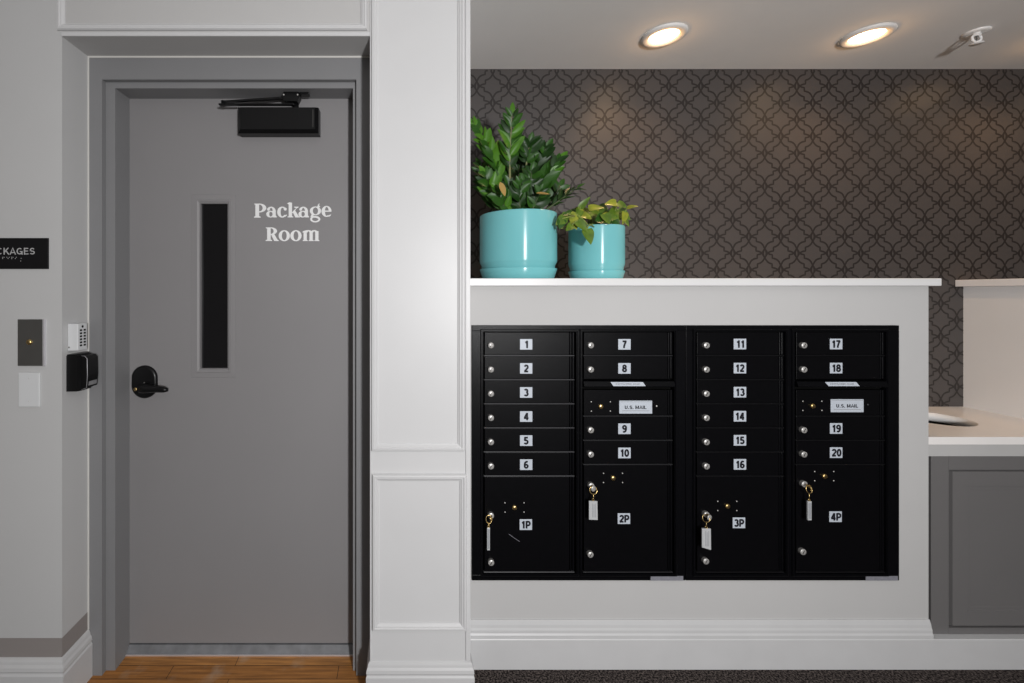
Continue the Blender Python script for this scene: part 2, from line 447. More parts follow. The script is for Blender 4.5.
pts = [(0,0),(.016,0),(.016,.012),(.013,.018),(.0125,.028),(.010,.036),(.0085,.046),(.004,tz-bz),(0,tz-bz)]
base_run(m, [(XCR, DM), (XM, DM)], [(o, bz+z) for o, z in pts], 'base')
struct('baseboard_back', m, 'white cap moulding above the flat baseboard', 'baseboard')

# ================================================================ DOOR
XB0, XB1 = -1.0565, X(353, DS)          # soffit left/right (stop)
XA0, XA1 = X(102, D1), X(356.3, D1)     # face inner edges
ZA, ZB = Z(79.5, D1), Z(88.3, DS)
m = MB()
DXL, DXR = XB0 + .002, XB1 + .012
gx0, gx1, gz0, gz1 = X(200.3, DD), X(227.7, DD), Z(368.5, DD), Z(203.5, DD)
dz0, dz1 = .012, ZB + .012
m.box(XB0-.01, gx0, DD, DD+.045, dz0, dz1, 'doorp'); m.box(gx1, DXR, DD, DD+.045, dz0, dz1, 'doorp')
m.box(gx0, gx1, DD, DD+.045, dz0, gz0, 'doorp'); m.box(gx0, gx1, DD, DD+.045, gz1, dz1, 'doorp')
door = struct('door_1', m, 'grey steel door with a narrow dark window', 'door', loc=(0, DD, 0))
# frame
m = MB()
def jamb(x_out, xa, xb):
    m.prism([(x_out, D1), (xa, D1), (xa, DS), (xb, DS), (xb, DD-.002), (x_out, DD-.002)], 0, 1, 'z', 'framep')
def zprism(mb, pts, z0, z1, mm): mb.prism(pts, z0, z1, 'z', mm)
zprism(m, [(XL+.0015, D1), (XA0, D1), (XA0, DS), (XB0, DS), (XB0, DD-.001), (XL+.0015, DD-.001)], -.02, ZB, 'framep')
zprism(m, [(XR-.0015, D1), (XA1, D1), (XA1, DS), (XB1, DS), (XB1, DD-.001), (XR-.0015, DD-.001)], -.02, ZB, 'framep')
m.prism([(D1, ZH-.0015), (D1, ZA), (DS, ZA), (DS, ZB), (DD-.001, ZB), (DD-.001, ZH-.0015)], XL+.0015, XR-.0015, 'x', 'framep')
m.box(XL+.0015, XA0, D1, DS, ZB, ZA, 'framep'); m.box(XR-.0015, XA1, D1, DS, ZB, ZA, 'framep')
fr = m.obj('door_frame', door); 
m = MB()
m.box(XL+.0002, XL+.005, D1-.0025, D1-.0001, .1502, ZH-.0002, 'caulk'); m.box(XL+.005, XR-.0002, D1-.0025, D1-.0001, ZH-.0062, ZH-.0002, 'caulk')
c = m.obj('caulk_line', fr); c['label'] = 'thin white caulk bead'
m = MB(); m.prism([(1.697, -.0195), (1.698, -.015), (DD-.004, .008), (DD+.04, .008), (DD+.04, -.0195)], XB0+.0005, XB1-.0005, 'x', 'thresh')
m.box(XB0+.0005, XB1-.0005, 1.6945, 1.6975, -.0195, -.014, 'steeledge')
m.obj('threshold', door)
# window
m = MB()
WP = [(0,0),(.001,.0016),(.017,.0022),(.019,.0022),(.0205,.0050),(.0245,.0050),(.030,.002),(.0315,0),(.033,-.014)]
m.frame(X(191.5, DD), X(236, DD), Z(377.5, DD), Z(194.5, DD), DD, WP[:], 'doorp')
w = m.obj('window_frame', door)
m = MB(); m.box(gx0+.001, gx1-.001, DD+.014, DD+.02, gz0+.001, gz1-.001, 'glass')
p = m.obj('window_pane', w); p['label'] = 'narrow dark glass pane'
# lettering traced on the door face
def lettering():
    q = MB(); sc = 9.752; cnt = [0]
    def P(a, b): return (X(240 + a/sc, DD), DD - .0005 - .00003*cnt[0], Z(195 + b/sc, DD))
    def poly(pts):
        cnt[0] = (cnt[0]+1) % 17; q.add([P(*p) for p in pts], [list(range(len(pts)))], 'white')
    def rect(x0, x1, y0, y1): poly([(x0,y0),(x1,y0),(x1,y1),(x0,y1)])
    def ring(cx, cy, rx, ry, tx, ty, a0=0, a1=360, tl=None):
        n = max(8, int(abs(a1-a0)/10)); v = []; f = []; cnt[0] = (cnt[0]+1) % 17
        for i in range(n+1):
            a = math.radians(a0 + (a1-a0)*i/n); co, si = math.cos(a), math.sin(a)
            t = tx if (co > 0 or tl is None) else tl
            v += [P(cx+rx*co, cy-ry*si), P(cx+(rx-t)*co, cy-(ry-ty)*si)]
            if i: f.append((2*i-2, 2*i, 2*i+1, 2*i-1))
        q.add(v, f, 'white')
    def blob(cx, cy, r):
        poly([(cx+r*math.cos(i*math.pi/8), cy+r*math.sin(i*math.pi/8)) for i in range(16)])
    # P
    rect(150,187,84,220); poly([(136,221),(136,213),(152,205),(186,205),(202,213),(202,221)]); poly([(140,84),(187,84),(187,96),(152,96),(140,92)])
    ring(187,127,70,44,36,11,-90,90)
    def small_a(x):
        rect(x+62,x+93,150,212); poly([(x+66,219),(x+66,200),(x+93,198),(x+104,212),(x+104,219)])
        ring(x+48,158,45,44,30,12,0,150); blob(x+22,140,14)
        ring(x+42,187,42,33,22,10,0,360,tl=30)
    small_a(256)
    ring(412,167,49,54,24,12,42,322,tl=34); blob(442,138,15); poly([(440,196),(456,190),(458,200),(440,214)])
    # k
    rect(475,508,74,218); poly([(458,84),(475,74),(492,68),(492,90),(475,92)]); poly([(464,219),(464,211),(476,206),(508,206),(520,211),(520,219)])
    poly([(505,172),(548,128),(528,122),(528,114),(572,114),(572,122),(552,132),(516,178)])
    poly([(512,164),(536,146),(572,206),(584,211),(584,219),(540,219)])
    small_a(570)
    # g
    ring(736,155,55,43,30,10,0,360,tl=30); poly([(752,116),(762,92),(776,80),(772,104),(784,112),(770,124)])
    poly([(700,186),(722,196),(708,208),(742,206),(700,224),(686,214)])
    ring(734,236,50,32,20,14,-180,180); poly([(700,204),(752,206),(780,222),(770,234),(738,222),(700,222)])
    # e
    ring(844,160,49,54,28,11,0,305,tl=34); rect(808,892,152,164); poly([(856,202),(888,188),(888,198),(868,214)])
    # R
    rect(265,300,316,449); poly([(250,449),(250,441),(266,434),(299,434),(314,441),(314,449)]); poly([(252,316),(300,316),(300,328),(266,328),(252,324)])
    ring(300,352,62,37,34,10,-90,90); poly([(302,384),(332,376),(366,436),(378,441),(378,449),(334,449)])
    ring(432,397,55,54,32,11); ring(546,397,55,54,32,11)
    # m
    for x in (620,678,734): rect(x,x+32,352,446); poly([(x-9,449),(x-9,442),(x+2,437),(x+30,437),(x+41,442),(x+41,449)])
    poly([(610,358),(622,350),(652,343),(652,362),(622,366),(610,366)])
    ring(668,378,42,36,30,13,0,150); ring(724,378,42,36,30,13,0,150)
    return q.obj('lettering', door, fix=False)
t = lettering(); t['label'] = 'white serif lettering Package Room'
# handle
m = MB()
hx, hz = X(145.2, DD), Z(381.6, DD)
pts = []
for i in range(36):
    a = 2*math.pi*i/36; pts.append((math.cos(a)*.050, math.sin(a)*.050 + (.014 if math.sin(a) > 1e-6 else -.014)))
rows = [(1.0, 0), (1.0, .006), (.93, .011), (.80, .0125)]
v = []; f = []
for s_, h in rows: v += [(hx+a*s_, DD-h, hz+b*s_) for a, b in pts]
n = len(pts)
for k in range(3): f += [(k*n+i, k*n+(i+1) % n, (k+1)*n+(i+1) % n, (k+1)*n+i) for i in range(n)]
f.append([3*n+i for i in range(n)])
m.add(v, f, 'blackp', True)
hd = m.obj('door_handle', door)
m = MB(); yl = DD-.055
kx, kz = X(138, yl), Z(388.5, yl)
m.lathe([(.016, 0), (.0155, .045), (.013, .049), (.001, .050)], (kx+.012, DD-.010, kz), (0,-1,0), 'blackp', 24)
lp = []
for t_ in range(9):
    u = t_/8; lp.append((kx+.006 + u*.106, yl + .004*math.sin(u*3) , kz - .002 - .004*u*u))
m.tube(lp, [.0145,.016,.0155,.0145,.0135,.0125,.012,.011,.006], 'blackp', 12)
lv = m.obj('lever', hd)
m = MB(); m.lathe([(.0065, 0), (.0065, .003), (.004, .004), (.0005, .004)], (kx-.001, yl-.013, kz), (-.25,-1,0), 'brass', 16)
m.box(kx-.0025, kx+.0005, yl-.0178, yl-.0165, kz-.003, kz+.003, 'chromed')
m.obj('keyhole', lv)['label'] = 'brass keyhole'
m = MB(); m.lathe([(.003,0),(.002,.003),(.0003,.004)], (hx+.004, DD-.0125, hz-.003), (0,-1,0), 'chrome', 12)
m.obj('set_screw', hd)
# closer
yc = DD-.054
m = MB()
cx0, cx1, cz0, cz1 = X(239, yc+.02), X(319, yc+.02), Z(134.2, yc+.02), Z(108.6, yc+.02)
def chamf(mb, x0,x1,z0,z1,yb,yf,c,mm):
    v = [(x0,yb,z0),(x1,yb,z0),(x1,yb,z1),(x0,yb,z1),
         (x0,yf+c,z0),(x1,yf+c,z0),(x1,yf+c,z1),(x0,yf+c,z1),
         (x0+c,yf,z0+c),(x1-c,yf,z0+c),(x1-c,yf,z1-c*.3),(x0+c,yf,z1-c*.3)]
    f = [(0,1,2,3)]
    for k in (0,4):
        for i in range(4): f.append((k+i, k+(i+1)%4, k+4+(i+1)%4, k+4+i))
    f.append((8,9,10,11)); mb.add(v, f, mm)
chamf(m, cx0, cx1, cz0, cz1, DD-.0005, yc, .012, 'blackp')
m.box(cx1-.020, cx1-.0185, yc-.0006, yc+.001, cz0+.02, cz1-.012, 'steel')
cl = m.obj('door_closer', door); cl['label'] = 'black box door closer'
m = MB()
ya = DD-.034
ex, ez_ = X(223.5, ya-.02), Z(104.5, ya-.02)
zt = cz1
m.lathe([(.011,0),(.011,.02),(.004,.022)], (X(296, ya), ya, zt-.002), (0,0,1), 'blackp', 20)
m.box(X(223.5,ya)-.006, X(296,ya), ya-.034, ya-.018, zt+.001, zt+.0065, 'blackp', bev=.0015)
arm2 = [(X(226,ya), ya-.026, zt+.0135), (X(286,ya), DD-.045, Z(98,DD-.045))]
a, b = Vector(arm2[0]), Vector(arm2[1])
bm = bmesh.new(); bmesh.ops.create_cube(bm, size=1)
mt = Matrix.Translation((a+b)/2) @ (b-a).to_track_quat('X','Z').to_matrix().to_4x4() @ Matrix.Diagonal(((b-a).length+.01, .014, .007, 1))
m.bm(bm, 'blackp', False, mt)
m.lathe([(.008,0),(.008,.018),(.003,.019)], (X(225.5,ya)+.002, ya-.026, zt), (0,0,1), 'blackp', 18)
m.obj('arm', cl)
m = MB()
bx0, bx1 = X(283.5, DD-.05), X(300, DD-.05)
zb = ZB-.0005
m.prism([(bx0+.004, zb), (bx1-.002, zb), (bx1+.001, zb-.018), (bx1-.008, zb-.036), (bx0+.006, zb-.034), (bx0-.004, zb-.016)], DD-.062, DD-.03, 'y', 'blackp')
m.box(bx1, bx1+.035, DD-.06, DD-.032, zb-.008, zb, 'blackp', bev=.002)
for sx in (bx0+.004, bx1-.006): m.sphere((sx, DD-.063, zb-.012), .0035, 'chrome')
m.obj('bracket', cl)

# ================================================================ LEFT WALL DEVICES
def wx(px): return X(px, D0-.004)
def wz(py): return Z(py, D0-.004)
r_ = thing('room_sign', 'black sign reading PACKAGES at the left edge of the wall', 'sign', (X(10, D0), D0, Z(269, D0)))
m = MB(); m.box(wx(-30), wx(48.3), D0-.005, D0-.0003, wz(269), wz(238), 'signblk', bev=.001)
m.obj('panel', r_)
m = MB(); m.text('PACKAGES', ((wx(-15)+wx(35))/2, D0-.0057, wz(251.2)), wz(247.8)-wz(254.6), 'signtxt', w=wx(35)-wx(-15.5), t=.14)
m.obj('lettering', r_, fix=False)['label'] = 'pale grey capital letters'
m = MB()
for a, b in [(-8,257.5),(-6.5,257.5),(-5,259),(-2,257.5),(-1,259),(3,257.3),(3,258.6),(4.4,257.3),(7.2,257.3),(8.4,258.6),(9.6,257.3),(12,257.3),(12,258.7),(13.3,257.3),(15.6,258.6),(16.6,257.3),(21.4,258.4),(21,261)]:
    m.sphere((wx(a), D0-.005, wz(b)), .0014, 'signtxt', seg=8)
m.obj('braille_dots', r_)

r_ = thing('key_switch_plate', 'dark steel wall plate with a brass key switch, above a white plate', 'switch plate', (X(31, D0), D0, Z(366, D0)))
m = MB(); m.box(wx(18.3), wx(43.2), D0-.007, D0-.0003, wz(365.8), wz(319.3), 'steel', bev=.0008)
m.box(wx(43.2), wx(45), D0-.0065, D0-.0003, wz(365.8), wz(319.3), 'steeledge', bev=.0006)
m.obj('cover_plate', r_)
m = MB(); m.lathe([(.0095,0),(.0095,.003),(.006,.006),(.0005,.006)], (wx(30.3), D0-.007, wz(342)), (0,-1,0), 'brass', 20)
m.box(wx(30.3)-.001, wx(30.3)+.001, D0-.0138, D0-.0128, wz(342)-.004, wz(342)+.004, 'chromed')
m.obj('key_switch', r_)['label'] = 'brass key switch'
m = MB(); m.box(wx(18.8), wx(39.8), D0-.006, D0, wz(406.8), wz(372.5), 'whitep', bev=.002)
for q in (378, 401): m.sphere((wx(29.3), D0-.006, wz(q)), .0025, 'trimw', (1,.4,1))
tag(m.obj('blank_plate', loc=(X(29, D0), D0, Z(407, D0))), 'blank white wall plate below the dark steel plate', 'wall plate')

# chime box and card reader on the reveal
r_ = thing('door_chime', 'small white vented box on the recess wall above the black reader', 'chime', (XL, 1.53, Z(351, 1.52)))
m = MB(); zc0, zc1 = Z(350.5, 1.52), Z(323.5, 1.52)
m.box(XL+.0003, XL+.036, 1.510, 1.556, zc0, zc1, 'whitep', bev=.003)
m.sphere((XL+.006, 1.5095, zc0+.012), .003, 'steel', (1,.3,1))
m.obj('body', r_)
m = MB(); hxp = XL+.0362
m.lathe([(.0045,0),(.0045,.0006),(.0002,.0006)], (hxp, 1.532, zc1-.011), (1,0,0), 'deep', 14)
for i in range(6):
    zz = zc1 - .023 - i*.0105
    for j in range(2):
        m.box(hxp, hxp+.0006, 1.519+j*.018, 1.519+j*.018+.0105, zz-.0035, zz+.0025, 'deep')
m.obj('vent_slots', r_)['label'] = 'dark vent slots'

r_ = thing('card_reader', 'black card reader on the recess wall beside the door frame', 'card reader', (XL, 1.54, Z(392, 1.52)))
zr0, zr1 = Z(391.5, 1.508), Z(354.5, 1.508)
m = MB()
m.prism([(XL,1.505),(XL+0.0340,1.508),(XL+0.0400,1.520),(XL+0.0400,1.570),(XL+0.0280,1.588),(XL,1.590)], zr0, zr1-.004, 'z', 'blackp')
m.prism([(XL,1.508),(XL+0.0280,1.511),(XL+0.0340,1.522),(XL+0.0340,1.568),(XL+0.0240,1.584),(XL,1.588)], zr1-.004, zr1, 'z', 'blackp')
m.obj('body', r_)
m = MB()
pr = [(XL+0.0402,zr0+.004),(XL+0.0580,zr0+.010),(XL+0.0610,zr0+.050),(XL+0.0600,zr1-.016),(XL+0.0520,zr1-.007),(XL+0.0402,zr1-.006)]
m.prism(pr, 1.520, 1.574, 'y', 'blackp')
cv = m.obj('reader_cover', r_)
m = MB(); m.tube([(p[0]+.001, 1.5195, p[1]) for p in pr[0:6]], .0011, 'silver', 6)
m.obj('edge_line', cv)['label'] = 'silver edge line'
m = MB(); m.add([(XL+0.0588,1.529,zr0+.0155),(XL+0.0588,1.570,zr0+.0155),(XL+0.0600,1.570,zr0+.030),(XL+0.0600,1.529,zr0+.030)], [(0,1,2,3)], 'silver')
m.obj('badge', cv)['label'] = 'silver badge strip'

# ================================================================ LETTERBOX BANKS
YF = 1.622                                        # outer frame front
def bx(p): return X(p, YF)
def bz_(p): return Z(p, YF)
def lock_mb(q, px, py, kind='chrome', r=.0118, tilt=0.0):
    x, z = bx(px), bz_(py); y0 = YF-.0035
    q.lathe([(r*1.0,0),(r*1.0,.003),(r*.9,.0045),(r*.9,.0085)], (x, y0, z), (0,-1,0), 'barrel', 20)
    q.lathe([(r*.92,.0083),(r*.92,.0105),(r*.82,.0118),(.0003,.0118)], (x, y0, z), (0,-1,0), kind, 20)
    dx, dz = math.sin(tilt)*.007, math.cos(tilt)*.007
    q.add([(x-dx-.0014*math.cos(tilt), y0-.0120, z-dz+.0014*math.sin(tilt)), (x-dx+.0014*math.cos(tilt), y0-.0120, z-dz-.0014*math.sin(tilt)),
           (x+dx+.0014*math.cos(tilt), y0-.0120, z+dz-.0014*math.sin(tilt)), (x+dx-.0014*math.cos(tilt), y0-.0120, z+dz+.0014*math.sin(tilt))], [(0,1,2,3)], 'chromed')
def label_obj(px, py, txt, par):
    q = MB(); x, z = bx(px), bz_(py)
    q.box(x-.0229, x+.0229, YF-.0052, YF-.0034, z-.0196, z+.0196, 'label', bev=.0012)
    q.text(txt, (x, YF-.0055, z), .0275, 'ink', t=.245)
    o = q.obj('number_label', par, fix=False); o['label'] = 'pale label reading ' + txt
def door_panel(par, x0, x1, y0, y1, hinge=True, name='compartment_door', lip=True, em='edge'):
    q = MB(); a, b = bx(x0), bx(x1); zb_, zt_ = bz_(y1), bz_(y0)
    hg = .020 if hinge else 0
    q.box(a, b-hg, YF-.0034, YF+.010, zb_+.0042, zt_-.001, 'blackm', bev=.0012)
    if hinge:
        q.box(b-.0175, b-.012, YF-.0028, YF+.010, zb_+.0042, zt_-.001, 'blackf', bev=.0012)
        q.box(b-.0085, b-.001, YF-.0018, YF+.010, zb_+.0042, zt_-.001, 'blackf', bev=.002)
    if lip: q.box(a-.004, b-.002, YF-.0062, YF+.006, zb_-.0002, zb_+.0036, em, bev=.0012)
    return q.obj(name, par)
def rivet(par, px, py, r=.0026, mm='chrome'):
    q = MB(); q.sphere((bx(px), YF-.004, bz_(py)), r, mm, (1,.5,1), 8); q.obj('rivet', par)
def bolts(par, px, py):
    for sx in (-9.5, 9.5):
        for sz_ in (-4.6, 4.6): rivet(par, px+sx, py+sz_)

def bank(x0, x1, colA, colB, locksA, locksB, labA, labB, numsA, numsB, parA, parB, stick, lab, dy):
    t = thing('letterbox_bank', lab, 'letterboxes', ((bx(x0)+bx(x1))/2, YF, MZ0), 'black letterbox banks in the low wall')
    # cabinet with outer trim
    eA, eB = ('edge', 'edge2') if parA.get('scratch') else ('edge3', 'edge3')  # lip tones paint the light fading from left column to right bank
    q = MB(); a, b = bx(x0), bx(x1)
    q.box(a+.001, b-.001, YF+.022, 2.0, MZ0+.001, MZ1-.001, 'deep')
    (a0, a1), (b0, b1) = colA, colB
    top, bot = 330.8, 574.4
    q.box(a+.0005, b-.0005, YF, YF+.022, bz_(top), MZ1-.0005, 'blackf', bev=.0012)
    q.box(a+.0005, b-.0005, YF, YF+.022, MZ0+.0005, bz_(bot+.6), 'blackf', bev=.0012)
    q.box(a+.0005, bx(a0-2), YF, YF+.022, bz_(bot+.6), bz_(top), 'blackf', bev=.001)
    q.box(bx(a1+2), bx(b0-2), YF, YF+.022, bz_(bot+.6), bz_(top), 'blackf', bev=.001)
    q.box(bx(b1+2), b-.0005, YF, YF+.022, bz_(bot+.6), bz_(top), 'blackf', bev=.001)
    q.obj('cabinet', t)
    # one raised rim round each column
    for (c0, c1) in (colA, colB):
        q = MB()
        q.frame(bx(c0-4), bx(c1+4), bz_(575.8), bz_(329), YF, [(0,0),(0,.004),(.002,.006),(.006,.006),(.0075,.003),(.009,.003),(.0095,-.008)], 'blackf')
        q.obj('column_rim', t)
    # left column
    for i, n in enumerate(numsA):
        y0 = 332 + i*24.0; d = door_panel(t, a0, a1, y0, y0+24, em=eA)
        k = MB(); lock_mb(k, locksA, y0+13.0, tilt=.5); k.obj('lock', d)['label'] = 'chrome cam lock'
        label_obj(labA, y0+12+dy, n, d)
    y0 = 332 + 6*24
    d = door_panel(t, a0, a1, y0, 571.8, em=eA); d['label'] = 'tall parcel door'
    lk, bs, lw, lbl = parA['lock'], parA['brass'], parA['low'], parA['lab']
    k = MB(); lock_mb(k, *lk, tilt=0); k.obj('lock', d)
    k = MB(); lock_mb(k, *lw, tilt=.5); k.obj('lock', d)
    k = MB(); k.lathe([(.009,0),(.009,.004),(.006,.006),(.0003,.006)], (bx(bs[0]), YF-.0034, bz_(bs[1])), (0,-1,0), 'brass', 16); k.box(bx(bs[0])-.004, bx(bs[0])+.004, YF-.0102, YF-.0094, bz_(bs[1])-.001, bz_(bs[1])+.001, 'chromed'); k.obj('master_lock', d)['label'] = 'small brass lock'
    bolts(d, *bs)
    label_obj(*lbl, d)
    if parA.get('scratch'):
        k = MB(); k.tube([(bx(508.5), YF-.0036, bz_(533.5)), (bx(514), YF-.0036, bz_(537.5)), (bx(519.5), YF-.0036, bz_(541))], .0009, 'sticker', 6)
        k.obj('scratch', d)
    # right column
    ys = [332, 356]
    for i, n in enumerate(numsB[:2]):
        d = door_panel(t, b0, b1, ys[i], ys[i]+24, lip=(i == 0), em=eB)
        k = MB(); lock_mb(k, locksB, ys[i]+13.0, tilt=.5); k.obj('lock', d)
        label_obj(labB, ys[i]+12+dy, n, d)
    # outgoing slot
    q = MB()
    q.prism([(YF+.018, bz_(380.2)), (YF-.009, bz_(381)), (YF-.0158, bz_(385.5)), (YF-.014, bz_(386.4)), (YF+.018, bz_(387))], bx(b0-1), bx(b1), 'x', 'blackf')
    sl = q.obj('mail_slot', t); sl['label'] = 'sloping outgoing mail slot'
    q = MB(); l0, l1 = parB['slot']; ya, yb = YF-.0098, YF-.0162
    za, zb2 = bz_(381.5), bz_(385.2)
    sx = lambda p: X(p, (ya+yb)/2)
    q.add([(sx(l0), ya, za), (sx(l1-2), ya, za), (sx(l1), yb, zb2), (sx(l0+2), yb, zb2)], [(0,1,2,3)], 'label')
    o = q.obj('slot_label', sl, fix=False); o['label'] = 'pale slanted strip with tiny print'
    q = MB()
    n_ = 'OUTGOING MAIL'; 
    q.text(n_, ((sx(l0)+sx(l1))/2, (ya+yb)/2-.0012, (za+zb2)/2), .006, 'greyink', w=(bx(l1)-bx(l0))*.72, t=.14)
    q.obj('print', sl, fix=False)
    # carrier door
    d = door_panel(t, b0, b1, 389.5, 416.2, em=eB); d['label'] = 'carrier door with U.S. MAIL plate'
    um = parB['us']; bs = parB['usb']
    q = MB(); q.box(bx(um[0]-16.4), bx(um[0]+16.4), YF-.0055, YF-.0034, bz_(um[1]+6.5), bz_(um[1]-6.5), 'label', bev=.001)
    q.text('U.S. MAIL', (bx(um[0]), YF-.0058, bz_(um[1]+.1)), .0125, 'ink', w=bx(um[0]+11)-bx(um[0]-11), t=.2)
    q.box(bx(um[0]-13.5), bx(um[0]+13.5), YF-.0058, YF-.0055, bz_(um[1]+3.9), bz_(um[1]+3.3), 'greyink')
    q.box(bx(um[0]-16), bx(um[0]+16), YF-.0058, YF-.0055, bz_(um[1]-5.2), bz_(um[1]-5.6), 'greyink')
    q.obj('mail_plate', d, fix=False)['label'] = 'pale plate reading U.S. MAIL'
    k = MB(); k.lathe([(.009,0),(.009,.004),(.006,.006),(.0003,.006)], (bx(bs[0]), YF-.0034, bz_(bs[1])), (0,-1,0), 'brass', 16); k.box(bx(bs[0])-.004, bx(bs[0])+.004, YF-.0102, YF-.0094, bz_(bs[1])-.001, bz_(bs[1])+.001, 'chromed'); k.obj('master_lock', d)['label'] = 'small brass lock'
    bolts(d, *bs); rivet(d, um[0]+21, um[1]-1, .0035, 'chrome' if parB['bolt'] else 'edge')
    for i, n in enumerate(numsB[2:]):
        y0 = 416.2 + i*24.1; d = door_panel(t, b0, b1, y0, y0+24.1, em=eB)
        k = MB(); lock_mb(k, locksB, y0+12.9, tilt=.5); k.obj('lock', d)
        label_obj(labB, y0+12+dy, n, d)
    d = door_panel(t, b0, b1, 464.4, 571.8, em=eB); d['label'] = 'tall parcel door'
    lk, bs, lw, lbl = parB['lock'], parB['brass'], parB['low'], parB['lab']
    k = MB(); lock_mb(k, *lk, tilt=0); k.obj('lock', d)
    k = MB(); lock_mb(k, *lw, tilt=.5); k.obj('lock', d)
    k = MB(); k.lathe([(.009,0),(.009,.004),(.006,.006),(.0003,.006)], (bx(bs[0]), YF-.0034, bz_(bs[1])), (0,-1,0), 'brass', 16); k.box(bx(bs[0])-.004, bx(bs[0])+.004, YF-.0102, YF-.0094, bz_(bs[1])-.001, bz_(bs[1])+.001, 'chromed'); k.obj('master_lock', d)['label'] = 'small brass lock'
    bolts(d, *bs)
    label_obj(*lbl, d)
    q = MB(); q.box(bx(stick[0]), bx(stick[1]), YF-.0012, YF-.0001, bz_(580.4), bz_(575.9), 'sticker')
    q.obj('maker_sticker', t)['label'] = 'small silver sticker'
    return t

bank(471.8, 685.6, (484.5, 574.5), (583.5, 672.5), 490.3, 589.4, 525.8, 623.8, list('123456'), ['7','8','9','10'],
     dict(lock=(490.3,514), brass=(514.2,507), low=(490.5,560.6), lab=(525.5,524,'1P'), scratch=True),
     dict(slot=(611,645.3), us=(635,406.8), usb=(600.3,406.2), bolt=True, lock=(589.8,484.4), brass=(612.5,477.5), low=(589,552.6), lab=(623.3,518,'2P')),
     (650.5, 683), 'black letterbox bank on the left, numbered 1 to 10 with parcel doors 1P and 2P', 0.2)
bank(685.8, 899.4, (696.5, 783.5), (795.5, 884), 704.2, 800.9, 739.0, 834.9, ['11','12','13','14','15','16'], ['17','18','19','20'],
     dict(lock=(704,513), brass=(726.5,505.5), low=(703.6,559.2), lab=(738,522.2,'3P')),
     dict(slot=(825.8,859), us=(845.8,405.4), usb=(811.4,405.6), bolt=False, lock=(801.2,482.7), brass=(823.2,475.7), low=(799.9,549.9), lab=(834.3,516.1,'4P')),
     (865.5, 897.5), 'black letterbox bank on the right, numbered 11 to 20 with parcel doors 3P and 4P', -0.1)

# keys with tags hanging in the parcel locks
def key(px, py, ringp, tagbox, edge, label, flare=0):
    t = thing('parcel_key', label, 'key', (bx(px), YF-.018, bz_(tagbox[3])), 'tagged keys in the parcel door locks')
    yk = YF-.0153
    x, z = bx(px), bz_(py)
    q = MB()
    q.box(x-.0012, x+.0012, yk-.012, yk+.001, z-.004, z+.004, 'brass')
    YK = yk - .017
    kx_ = lambda p: X(p, YK)
    kz_ = lambda p: Z(p, YK)
    rx, rz = kx_(ringp[0]), kz_(ringp[1])
    hc = ((x*2+rx)/3, yk-.016, (z*2+rz)/3)
    q.lathe([(.0003,-.0014),(.0095,-.0014),(.0105,0),(.0095,.0014),(.0003,.0014)], hc, (.9,-.45,0) if edge else (.3,-1,0), 'brass' if edge else 'chrome', 20)
    q.obj('key_blade', t)
    q = MB(); rr = .0132
    yr = yk-.017
    q.tube([(rx + rr*math.cos(a)*(.8 if edge else 1), yr + rr*.25*math.sin(a), rz + rr*math.sin(a)) for a in [2*math.pi*i/24 for i in range(24)]], .0012, 'brass', 6, closed=True)
    x0, x1, y0, y1 = tagbox; tx = (kx_(x0)+kx_(x1))/2; tt = kz_(y0)
    q.tube([(rx, yr, rz-rr), ((rx+tx)/2+.001, yr, (rz-rr+tt)/2), (tx, yr, tt+.002)], .0016, 'brass', 6)
    q.tube([(tx + .004*math.cos(a), yr, tt+.004 + .004*math.sin(a)) for a in [2*math.pi*i/12 for i in range(12)]], .001, 'brass', 6, closed=True)
    q.obj('key_ring', t)
    q = MB()
    if edge:
        q.box(kx_(x0), kx_(x1), yr-.003, yr+.003, kz_(y1), tt, 'tag', bev=.001)
        q.box(kx_(x0)+.002, kx_(x1)-.002, yr-.0034, yr-.003, kz_(y1)+.006, tt-.006, 'greyink')
    else:
        sk = flare
        v = [(kx_(x0), yr-.0015, kz_(y1-sk)), (kx_(x1)+.001, yr-.0015, kz_(y1)), (kx_(x1), yr-.0015, tt-.001), (kx_(x0), yr-.0015, tt)]
        v += [(a, b+.004, c) for a, b, c in v]
        q.add(v, [(0,1,2,3),(7,6,5,4),(0,4,5,1),(1,5,6,2),(2,6,7,3),(3,7,4,0)], 'tag')
        for i in range(3):
            xx = kx_(x0 + (x1-x0)*(.38+.17*i)); q.box(xx, xx+.0022, yr-.0018, yr-.0015, kz_(y1-2.5-sk*.5), tt-.009-.004*(i % 2), 'greyink')
    q.obj('key_tag', t)
key(490.3, 514, (488.9, 519.3), (487, 489.8, 527.5, 550), True, 'brass key with edge-on white tag in lock of parcel door 1P')
key(590, 484.2, (593.3, 490.3), (588.9, 597.2, 500.8, 519.8), False, 'brass key with square-on white tag in lock of parcel door 2P', .4)
key(705.3, 513, (706.2, 518.3), (701.8, 710.5, 528.3, 549.8), False, 'brass key with slanted white tag in lock of parcel door 3P', 2.6)
key(802.6, 483.2, (809, 489.3), (807.2, 811, 501, 520), True, 'brass key with narrow white tag in lock of parcel door 4P')

